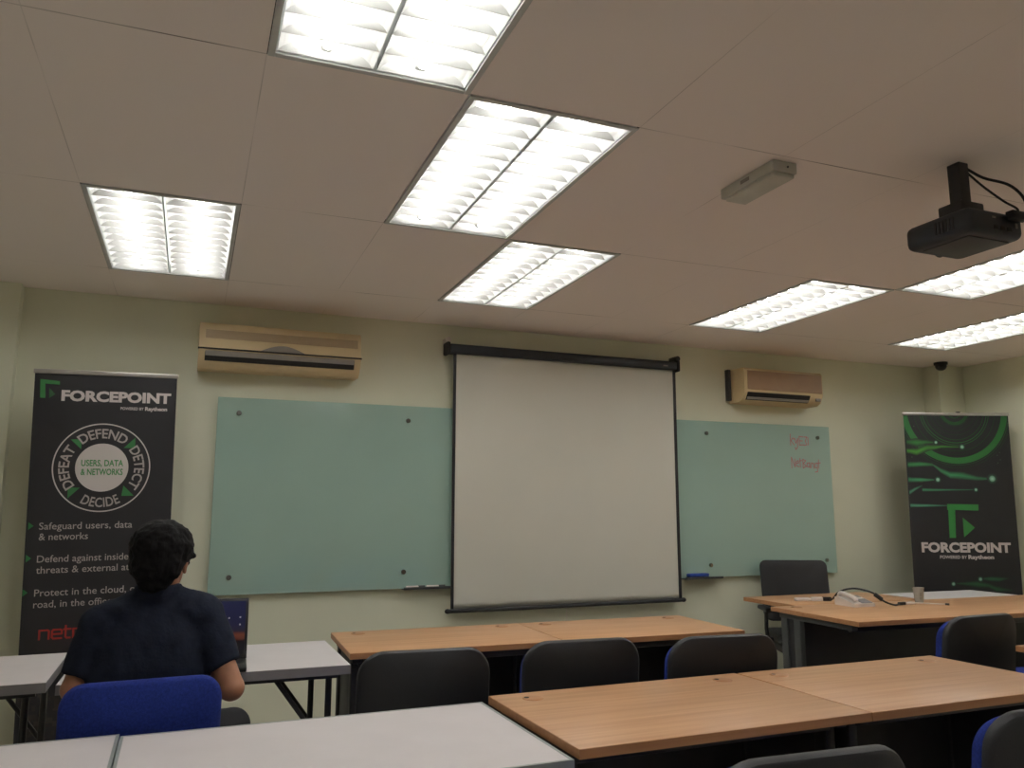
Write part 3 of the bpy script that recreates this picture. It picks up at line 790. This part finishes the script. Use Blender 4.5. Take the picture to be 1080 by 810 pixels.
# ------------------------------------------------------------------ chairs
def make_chair(shell_mat='shell', shell_blue=False):
    t = empty('training_chair', (0, 0, 0))
    lean = Matrix.Translation((0, -.205, .46)) @ Matrix.Rotation(math.radians(7), 4, 'X') @ Matrix.Translation((0, .205, -.46))
    b = MB(); b.pad(.475, -.225, .225, .07, .07, .405, .465, 0, .008, mtx=Matrix(((1, 0, 0, 0), (0, 0, -1, .0), (0, 1, 0, 0), (0, 0, 0, 1))) @ Matrix.Identity(4))
    st = b.build('seat', M['blue'], t)
    b = MB(); b.box(-.2, .2, -.19, .19, .375, .405, .02, 3); b.build('seat_pan', M['shell'], t)
    b = MB(); b.pad(.41 if shell_blue else .468, .475, (.835 if shell_blue else .838), .09, .06, -.21, -.165, .03, .006, mtx=lean); bk = b.build('backrest', M['blue'], t)
    if not shell_blue:
        b = MB(); b.pad(.480, .47, .866, .10, .06, -.24, -.203, .03, .010, mtx=lean); b.build('back_shell', M[shell_mat], bk)
    else:
        b = MB(); b.pad(.45, .47, .853, .075, .06, -.25, -.206, .03, .012, mtx=lean); b.build('back_cover', M['blue'], bk)
    b = MB()
    for s in (-1, 1): b.tube([(s * .10, .02, .39), (s * .10, -.2, .39), (s * .10, -.235, .42), (s * .10, -.262, .6)], .012, 10, 5)
    b.build('back_support', M['black_metal'], t)
    for sx in (-1, 1):
        for sy in (-1, 1):
            b = MB(); b.tube([(sx * .17, sy * .14, .385), (sx * .2, sy * .18, .3), (sx * .225, sy * .22, .012)], .0125, 10, 4); lg = b.build('leg', M['black_metal'], t)
            b = MB(); b.cyl((sx * .225, sy * .22, 0), (sx * .225, sy * .22, .022), .017, n=12); b.build('rubber_foot', M['black'], lg)
    return t
CG = 'blue and black training chairs'
ch = make_chair()
chairs = [
    (.875, 3.13, -.10, 'black-backed chair pulled to the far row, closest to the seated man'),
    (1.50, 3.12, -.10, 'black-backed chair in the middle of the far wooden row, below the screen'),
    (2.075, 3.0, -.12, 'black-backed chair at the end of the far wooden row, near the office chair'),
    (3.565, 3.06, .02, 'black-backed chair with blue edge in front of the teacher desk'),
    (4.46, 3.14, -.30, 'blue and black chair cut off by the right edge, beside the teacher desk'),
    (1.255, 1.63, -.06, 'black-backed chair at the bottom edge, pulled to the left near wooden desk'),
    (2.14, 1.69, -.14, 'black-backed chair with blue rim in the bottom right corner'),
]
for k, (x, y, rz, lb) in enumerate(chairs):
    o = ch if k == 0 else dup(ch)
    o.location = (x, y, 0); o.rotation_euler = (0, 0, rz)
    tag(o, lb, 'chair', CG)
mc = make_chair(shell_blue=True); mc.location = (-.070, 3.02, 0); mc.rotation_euler = (0, 0, .03)
tag(mc, 'blue fabric chair with the man sitting on it', 'chair', CG)

# mesh office chair
t = empty('office_chair', (4.24, 4.745, 0), math.radians(155), 'black mesh office chair behind the desks, in front of the right glass board', 'chair')
lean = Matrix.Translation((0, -.20, .50)) @ Matrix.Rotation(math.radians(9), 4, 'X') @ Matrix.Translation((0, .20, -.50))
b = MB(); b.pad(.50, -.23, .24, .09, .09, .43, .49, 0, .01, mtx=Matrix(((1, 0, 0, 0), (0, 0, -1, 0), (0, 1, 0, 0), (0, 0, 0, 1)))); b.build('seat', M['black'], t)
b = MB(); b.box(-.225, .225, -.215, .225, .35, .435, .04, 4); b.build('seat_pan', M['black'], t)
b = MB(); b.pad(.50, .54, .985, .05, .07, -.245, -.215, .045, .005, mtx=lean); b.build('backrest', M['black'], t)
b = MB(); b.tube([(0, -.02, .42), (0, -.24, .42), (0, -.29, .5), (0, -.315, .66)], .025, 10, 5); b.build('back_support', M['black_metal'], t)
for s in (-1, 1):
    b = MB(); b.tube([(s * .24, .02, .44), (s * .29, .03, .47), (s * .29, .03, .64)], .014, 10, 3); ar = b.build('armrest', M['black_metal'], t)
    b = MB(); b.box(s * .29 - .03, s * .29 + .03, -.11, .13, .64, .668, .012, 3); b.build('arm_pad', M['shell'], ar)
b = MB(); b.cyl((0, 0, .08), (0, 0, .43), .03, n=16); b.box(-.11, .11, -.12, .12, .405, .435, .01); b.build('gas_column', M['black_metal'], t)
for k in range(5):
    a = 2 * PI * k / 5 + .3
    b = MB(); b.cyl((0, 0, .115), (.27 * math.cos(a), .27 * math.sin(a), .075), .024, .015, n=12); lg = b.build('base_arm', M['black_metal'], t)
    b = MB(); b.cyl((.27 * math.cos(a) - .02 * math.sin(a), .27 * math.sin(a) + .02 * math.cos(a), .03), (.27 * math.cos(a) + .02 * math.sin(a), .27 * math.sin(a) - .02 * math.cos(a), .03), .03, n=16); b.build('caster', M['black'], lg)

# ------------------------------------------------------------------ things on the teacher desk
H = .75
t = empty('telephone', (4.055, 4.09, H), math.radians(-4), 'white desk telephone with its handset in place on the teacher desk', 'telephone')
b = MB(); b.prism([(-.09, 0), (.09, 0), (.09, .05), (.06, .055), (-.09, .02)], -.08, .08); b.build('base', M['white_plastic'], t)
b = MB(); b.prism([(-.08, .0215), (-.01, .038), (-.01, .042), (-.08, .0255)], -.01, .07); kp = b.build('keypad', M['grey_edge'], t)
b = MB(); b.tube([(-.05, -.07, .036), (-.05, -.06, .05), (-.05, .0, .066), (-.05, .065, .072), (-.05, .078, .056)], .015, 12, 5); b.build('handset', M['white_plastic'], t)
b = MB(); b.prism([(.02, .045), (.055, .0535), (.055, .0575), (.02, .049)], .0, .07); b.build('display', M['badge'], t)
t = empty('cable_adapter', (3.975, 4.405, H), math.radians(-22), 'white plug adapter lying left of the telephone', 'adapter')
b = MB(); b.box(-.10, .0, -.025, .025, 0, .022, .008, 3); b.build('body', M['white_plastic'], t)
b = MB(); b.box(.01, .085, -.018, .018, 0, .026, .006, 3); b.box(.0, .012, -.012, .012, .004, .016); b.build('plug', M['white_plastic'], t)
t = empty('video_cable', (0, 0, H), 0, 'black cable looping over the white telephone on the desk', 'cable')
b = MB(); b.tube([(4.085, 4.345, .014), (4.075, 4.30, .02), (4.06, 4.22, .075), (4.07, 4.10, .105), (4.11, 3.99, .085), (4.16, 3.95, .035), (4.26, 3.965, .008), (4.33, 3.985, .010)], .006, 10, 8); b.build('cord', M['black'], t)
b = MB(); b.box(-.035, .02, -.014, .014, .0, .026, .004, 2, Matrix.Translation((4.085, 4.355, .001)) @ Matrix.Rotation(-.4, 4, 'Z')); b.build('connector', M['black'], t)
b = MB(); b.cyl((4.118, 3.984, .078), (4.148, 3.955, .045), .013, n=12); b.build('ferrite_bead', M['black'], t)
b = MB(); b.box(-.03, .03, -.011, .011, 0, .018, .004, 2, Matrix.Translation((4.35, 3.99, .001)) @ Matrix.Rotation(.12, 4, 'Z')); b.build('connector', M['black'], t)
t = empty('display_dongle', (4.435, 4.0, H), math.radians(6), 'white dongle with a thin white lead beside the plastic cup', 'adapter')
b = MB(); b.box(-.045, .03, -.013, .013, 0, .016, .005, 3); b.build('body', M['white_plastic'], t)
b = MB(); b.tube([(.03, 0, .008), (.09, -.03, .006), (.14, -.09, .005), (.16, -.14, .006)], .004, 8, 5); b.build('lead', M['white_plastic'], t)
b = MB(); b.cyl((.158, -.136, .0065), (.165, -.158, .0065), .0065, n=10); b.build('lead_tip', M['dark_metal'], t)
t = empty('plastic_cup', (4.56, 4.04, H), 0, 'small ribbed translucent plastic cup with dark print on the teacher desk', 'cup')
b = MB(); b.lathe([(0, .002), (.025, .0), (.0265, .01), (.0335, .095), (.036, .0955), (.036, .10), (.033, .10), (.0245, .004), (0, .004)], n=32); b.build('body', M['cup'], t)
b = MB()
for k in range(9):
    a0 = math.radians(-128 + k * 3)
    a1 = math.radians(-125 + k * 3)
    if k in (3, 7): continue
    for z0, z1 in ((.022, .04), (.045, .068)):
        rr = lambda z: .0269 + (z - .01) * .0066 / .075 + .0008
        b.bm.faces.new([b.bm.verts.new((rr(z) * math.cos(a), rr(z) * math.sin(a), z)) for a, z in ((a0, z0), (a1, z0), (a1, z1), (a0, z1))])
b.build('printed_mark', M['badge'], t, smooth=False)

# ------------------------------------------------------------------ laptop
t = empty('laptop', (.13, 3.735, .715), math.radians(-4), 'open black laptop on the white table in front of the seated man', 'laptop')
b = MB(); b.box(-.178, .178, -.222, .0, 0, .018, .005, 2); ba = b.build('base', M['laptop'], t)
b = MB()
for r in range(5):
    for k in range(13): b.box(-.155 + k * .024, -.135 + k * .024, -.115 + r * .021, -.098 + r * .021, .018, .0195)
b.build('keyboard', M['keys'], ba, smooth=False)
b = MB(); b.box(-.05, .05, -.205, -.135, .018, .0186); b.build('trackpad', M['dark_metal'], ba)
tilt = Matrix.Translation((0, 0, .016)) @ Matrix.Rotation(math.radians(-8), 4, 'X')
b = MB(); b.box(-.178, .178, 0, .008, 0, .25, .003, 2, tilt); lid = b.build('lid', M['laptop'], t)
def display_mat():
    m, nt, bs = new_mat('laptop_display')
    tc = nt.nodes.new('ShaderNodeTexCoord'); sp = nt.nodes.new('ShaderNodeSeparateXYZ'); nt.links.new(tc.outputs['Generated'], sp.inputs[0])
    r = nt.nodes.new('ShaderNodeValToRGB'); nt.links.new(sp.outputs[2], r.inputs['Fac'])
    e = r.color_ramp.elements
    e[0].position = 0; e[0].color = (.004, .004, .008, 1); e[1].position = .24; e[1].color = (.006, .004, .006, 1)
    for p, cc in ((.28, (.10, .022, .010)), (.36, (.16, .04, .018)), (.43, (.02, .014, .03)), (.55, (.008, .010, .05)), (1., (.008, .011, .06))):
        q = e.new(p); q.color = (*cc, 1)
    nt.links.new(r.outputs['Color'], bs.inputs['Emission Color']); bs.inputs['Emission Strength'].default_value = .55
    bs.inputs['Base Color'].default_value = (.004, .004, .006, 1); bs.inputs['Roughness'].default_value = .3
    return m
b = MB(); b.box(-.166, .166, -.001, 0, .02, .238, mtx=tilt); ds = b.build('display', display_mat(), lid, smooth=False)
b = MB()
for x, z in ((.145, .17), (.10, .168), (.085, .168), (.145, .14)): b.cyl(tilt @ Vector((x, -.0012, z)), tilt @ Vector((x, -.0018, z)), .0038, n=8)
b.build('icon', M['white_ink'], ds)

# ------------------------------------------------------------------ the seated man
def remesh(mb, voxel, smooth, name, m, parent=None, fn=None):
    me = bpy.data.meshes.new(name + '_raw'); bmesh.ops.recalc_face_normals(mb.bm, faces=mb.bm.faces[:]); mb.bm.to_mesh(me); mb.bm.free()
    o = bpy.data.objects.new(name + '_raw', me); C.objects.link(o)
    r = o.modifiers.new('r', 'REMESH'); r.mode = 'VOXEL'; r.voxel_size = voxel; r.adaptivity = 0
    if smooth:
        s = o.modifiers.new('s', 'SMOOTH'); s.factor = .5; s.iterations = smooth
    dg = bpy.context.evaluated_depsgraph_get(); dg.update()
    out = bpy.data.meshes.new_from_object(o.evaluated_get(dg), depsgraph=dg)
    bpy.data.objects.remove(o); bpy.data.meshes.remove(me)
    out.name = name
    if fn:
        for v in out.vertices: v.co = fn(v.co.copy(), v.normal.copy())
    for p in out.polygons: p.use_smooth = True
    out.materials.clear(); out.materials.append(m)
    r = bpy.data.objects.new(name, out); C.objects.link(r)
    if parent is not None: r.parent = parent
    return r
def loft(b, secs, n=32, pw=2.3):
    """closed body through elliptical sections (cx, cy, z, rx, ry)"""
    prev = None
    for cx, cy, z, rx, ry in secs:
        ring = []
        for k in range(n):
            a = 2 * PI * k / n; ca, sa = math.cos(a), math.sin(a)
            ring.append(b.bm.verts.new((cx + rx * math.copysign(abs(ca) ** (2 / pw), ca), cy + ry * math.copysign(abs(sa) ** (2 / pw), sa), z)))
        if prev:
            for k in range(n): b.bm.faces.new((prev[k], prev[(k + 1) % n], ring[(k + 1) % n], ring[k]))
        else: b.bm.faces.new(ring[::-1])
        prev = ring
    b.bm.faces.new(prev)
MX, MY = -.058, 3.11
SHR, SHL = Vector((.105, 3.115, .985)), Vector((-.215, 3.115, .965))
ELR, ELL = Vector((.207, 3.05, .748)), Vector((-.276, 3.09, .775))
WRR, WRL = Vector((.165, 3.42, .777)), Vector((-.13, 3.45, .777))
HD = Vector((-.036, 3.10, 1.186))
HR = Matrix.Rotation(math.radians(-22), 4, 'Z') @ Matrix.Rotation(math.radians(-10), 4, 'X')
def hp(x, y, z): return HD + (HR @ Vector((x, y, z)))
b = MB()
loft(b, [(MX, MY + .06, .485, .16, .15), (MX, MY + .04, .53, .175, .15), (MX, MY + .01, .66, .16, .115), (MX, MY, .80, .17, .115), (MX, MY + .01, .92, .17, .105), (MX + .003, MY + .02, 1.0, .14, .085), (MX + .01, MY + .03, 1.06, .08, .06)])
b.cap((MX + .012, MY + .02, 1.02), hp(0, -.012, -.06), .066, .062)
# head: skull, jaw, face, nose, lips, brow, ears
b.ell(hp(0, -.008, .02), (.077, .098, .092), HR); b.ell(hp(0, .028, -.045), (.058, .066, .07), HR); b.ell(hp(0, .055, -.083), (.03, .028, .026), HR)
b.cap(hp(0, .093, .005), hp(0, .108, -.028), .009, .015); b.ell(hp(0, .092, -.056), (.024, .012, .006), HR); b.ell(hp(0, .090, -.067), (.022, .012, .007), HR)
b.ell(hp(-.033, .083, .022), (.026, .012, .008), HR); b.ell(hp(.033, .083, .022), (.026, .012, .008), HR)
for s in (-1, 1):
    b.ell(hp(s * .082, -.008, -.012), (.009, .022, .034), HR @ Matrix.Rotation(s * .3, 4, 'Z')); b.ell(hp(s * .08, -.002, -.042), (.008, .010, .012), HR)
    b.ell(hp(s * .036, .060, -.022), (.026, .020, .026), HR)
for SH, EL, WR, s in ((SHR, ELR, WRR, 1), (SHL, ELL, WRL, -1)):
    b.ell(SH, (.06, .058, .056)); b.cap(SH, EL, .05, .043); b.ell(EL, (.045, .048, .044))
    mid = EL.lerp(WR, .35); b.cap(EL, mid, .044, .043); b.cap(mid, WR, .043, .028)
    d = (WR - EL).normalized(); side = Vector((-s * 1, .25, 0)).normalized()
    hc = WR + Vector((-s * .01, .05, -.004))
    fwd = Vector((-s * .12, 1, -.12)).normalized(); sd = Vector((1, .12 * s, 0)).normalized()
    for k in range(4):      # palm
        b.cap(WR + sd * (.016 * (k - 1.5) * .8), WR + fwd * .088 + sd * (.0195 * (k - 1.5)), .014, .0115)
    for k, ln in enumerate((.066, .077, .072, .056) if s < 0 else (.056, .072, .077, .066)):
        p0 = WR + fwd * .09 + sd * (.0205 * (k - 1.5)); p1 = p0 + fwd * ln * .45 + Vector((0, 0, .006)); p2 = p1 + fwd * ln * .33 + Vector((0, 0, -.014)); p3 = p2 + fwd * ln * .18 + Vector((0, 0, -.016))
        b.cap(p0, p1, .0098, .009); b.cap(p1, p2, .009, .0082); b.cap(p2, p3, .0082, .007)
    t0 = WR + fwd * .03 + sd * (-s * .022); t1 = t0 + fwd * .035 + sd * (-s * .022); t2 = t1 + fwd * .03 + sd * (-s * .004) + Vector((0, 0, -.008))
    b.cap(t0, t1, .0135, .0108); b.cap(t1, t2, .0105, .0085)
HIP = ((MX + .095, MY + .05, .560), (MX - .095, MY + .05, .560))
KNE = ((.245, 3.46, .525), (-.195, 3.46, .53))
ANK = ((.275, 3.47, .095), (-.20, 3.45, .095))
for h, k, a in zip(HIP, KNE, ANK): b.cap(h, k, .074, .055); b.cap(k, a, .052, .036); b.cap(a, (a[0], a[1] + .12, .05), .04, .035)
man = remesh(b, .0055, 4, 'person', M['skin'])
tag(man, 'man with short black hair in a dark navy polo shirt, seated with his back turned', 'person')
for s_e in (-1, 1):
    b = MB(); b.ell(hp(s_e * .031, .0845, .004), (.0115, .005, .0045), HR, 14, 10); b.build('eye', M['hair'], man)
# hair
b = MB()
b.ell(hp(0, -.022, .034), (.104, .114, .098), HR); b.ell(hp(0, -.048, -.018), (.090, .074, .084), HR); b.ell(hp(0, -.052, -.075), (.062, .036, .045), HR); b.ell(hp(0, .04, .07), (.074, .06, .045), HR)
for s in (-1, 1): b.ell(hp(s * .072, -.01, .03), (.02, .05, .04), HR); b.cap(hp(s * .078, .02, .02), hp(s * .08, .022, -.012), .010, .006)
b.cap(hp(.085, .018, .022), hp(.098, .012, .012), .014, .008)
HRI = HR.inverted()
def hairfn(co, no):
    q = HRI @ (co - HD)
    lim = .030 + max(0., q.z - .042) * 2.2
    if q.y > lim:
        q.y = lim - .004; co = HD + (HR @ q)
        if abs(q.x) < .07: return co
    return co + no * (.006 * mnoise.noise(co * 38) + .004 * mnoise.noise(co * 90))
remesh(b, .006, 3, 'hair', M['hair'], man, hairfn)
# polo shirt with short sleeves
b = MB()
loft(b, [(MX, MY + .045, .51, .185, .155), (MX - .004, MY + .02, .60, .192, .14), (MX - .006, MY + .0, .72, .196, .128), (MX - .006, MY, .83, .198, .13), (MX - .004, MY + .01, .92, .192, .122), (MX - .002, MY + .015, .98, .165, .105), (MX + .004, MY + .022, 1.045, .125, .09), (MX + .012, MY + .02, 1.085, .088, .075)])
for SH, EL, s in ((SHR, ELR, 1), (SHL, ELL, -1)):
    b.ell(SH + Vector((-s * .012, 0, .004)), (.084, .078, .074)); e = SH.lerp(EL, .70 if s > 0 else .82)
    b.cap(SH, SH.lerp(EL, .5), .069, .066); b.cyl(SH.lerp(EL, .5), e, .066, .064, n=22)
    b.ell(SH.lerp(Vector((MX, MY + .02, 1.05)), .42), (.105, .08, .058)); b.cap(SH + Vector((0, 0, .02)), (MX + .01, MY + .02, 1.055), .055, .05)
# collar
nb = Vector((MX + .012, MY + .02, 1.05)); nt_ = hp(0, -.02, -.075)
b.cap(nb, nb.lerp(nt_, .6), .086, .074)
def shirtfn(co, no):
    if co.z > 1.03:      # neckline drops towards the throat
        top = 1.098 - max(0., co.y - (MY - .02)) * .55
        if co.z > top: co.z = top + (co.z - top) * .12
    w = .0065 * mnoise.noise(Vector((co.x * 9, co.y * 9, co.z * 5))) + .0035 * mnoise.noise(Vector((co.x * 26 + co.z * 12, co.y * 22, co.z * 10)))
    return co + no * w
sh = remesh(b, .0075, 5, 'polo_shirt', M['shirt'], man, shirtfn)
# trousers and shoes
b = MB()
loft(b, [(MX, MY + .05, .474, .185, .165), (MX, MY + .045, .51, .195, .165), (MX, MY + .03, .57, .185, .14)])
for h, k, a in zip(HIP, KNE, ANK): b.cap(h, k, .092, .07); b.cap(k, (a[0], a[1], .12), .066, .054)
remesh(b, .009, 4, 'trousers', M['trousers'], man)
for a in ANK:
    b = MB(); b.ell((a[0], a[1] - .005, .05), (.042, .05, .05)); b.ell((a[0], a[1] + .09, .04), (.047, .12, .04)); b.box(a[0] - .044, a[0] + .044, a[1] - .05, a[1] + .195, .0, .022, .01)
    remesh(b, .008, 3, 'shoe', M['black'], man)

# ------------------------------------------------------------------ camera and view
yaw, pitch, roll, f_px = .38943459, .15675632, -.00051, 849.27
cy, sy = math.cos(yaw), math.sin(yaw)
F = Vector((sy * math.cos(pitch), cy * math.cos(pitch), math.sin(pitch))); R_ = Vector((cy, -sy, 0)); U = R_.cross(F)
R2 = R_ * math.cos(roll) + U * math.sin(roll); U2 = U * math.cos(roll) - R_ * math.sin(roll)
cam = bpy.data.cameras.new('camera'); co = bpy.data.objects.new('camera', cam); C.objects.link(co)
mw = Matrix.Identity(4)
for i in range(3): mw[i][0], mw[i][1], mw[i][2] = R2[i], U2[i], -F[i]
mw[2][3] = CZ
co.matrix_world = mw
cam.sensor_fit = 'HORIZONTAL'; cam.sensor_width = 36; cam.lens = 36 * f_px / 1080; cam.clip_start = .05
SC.camera = co
w = bpy.data.worlds.new('world'); SC.world = w; w.use_nodes = True
w.node_tree.nodes['Background'].inputs[0].default_value = (.02, .02, .02, 1)
SC.view_settings.view_transform = 'Standard'; SC.view_settings.look = 'None'; SC.view_settings.gamma = 1; SC.view_settings.use_curve_mapping = False
SC.view_settings.exposure = .0
SC.cycles.use_denoising = True
SC.cycles.max_bounces = 10; SC.cycles.diffuse_bounces = 8
SC.cycles.sample_clamp_indirect = 6.
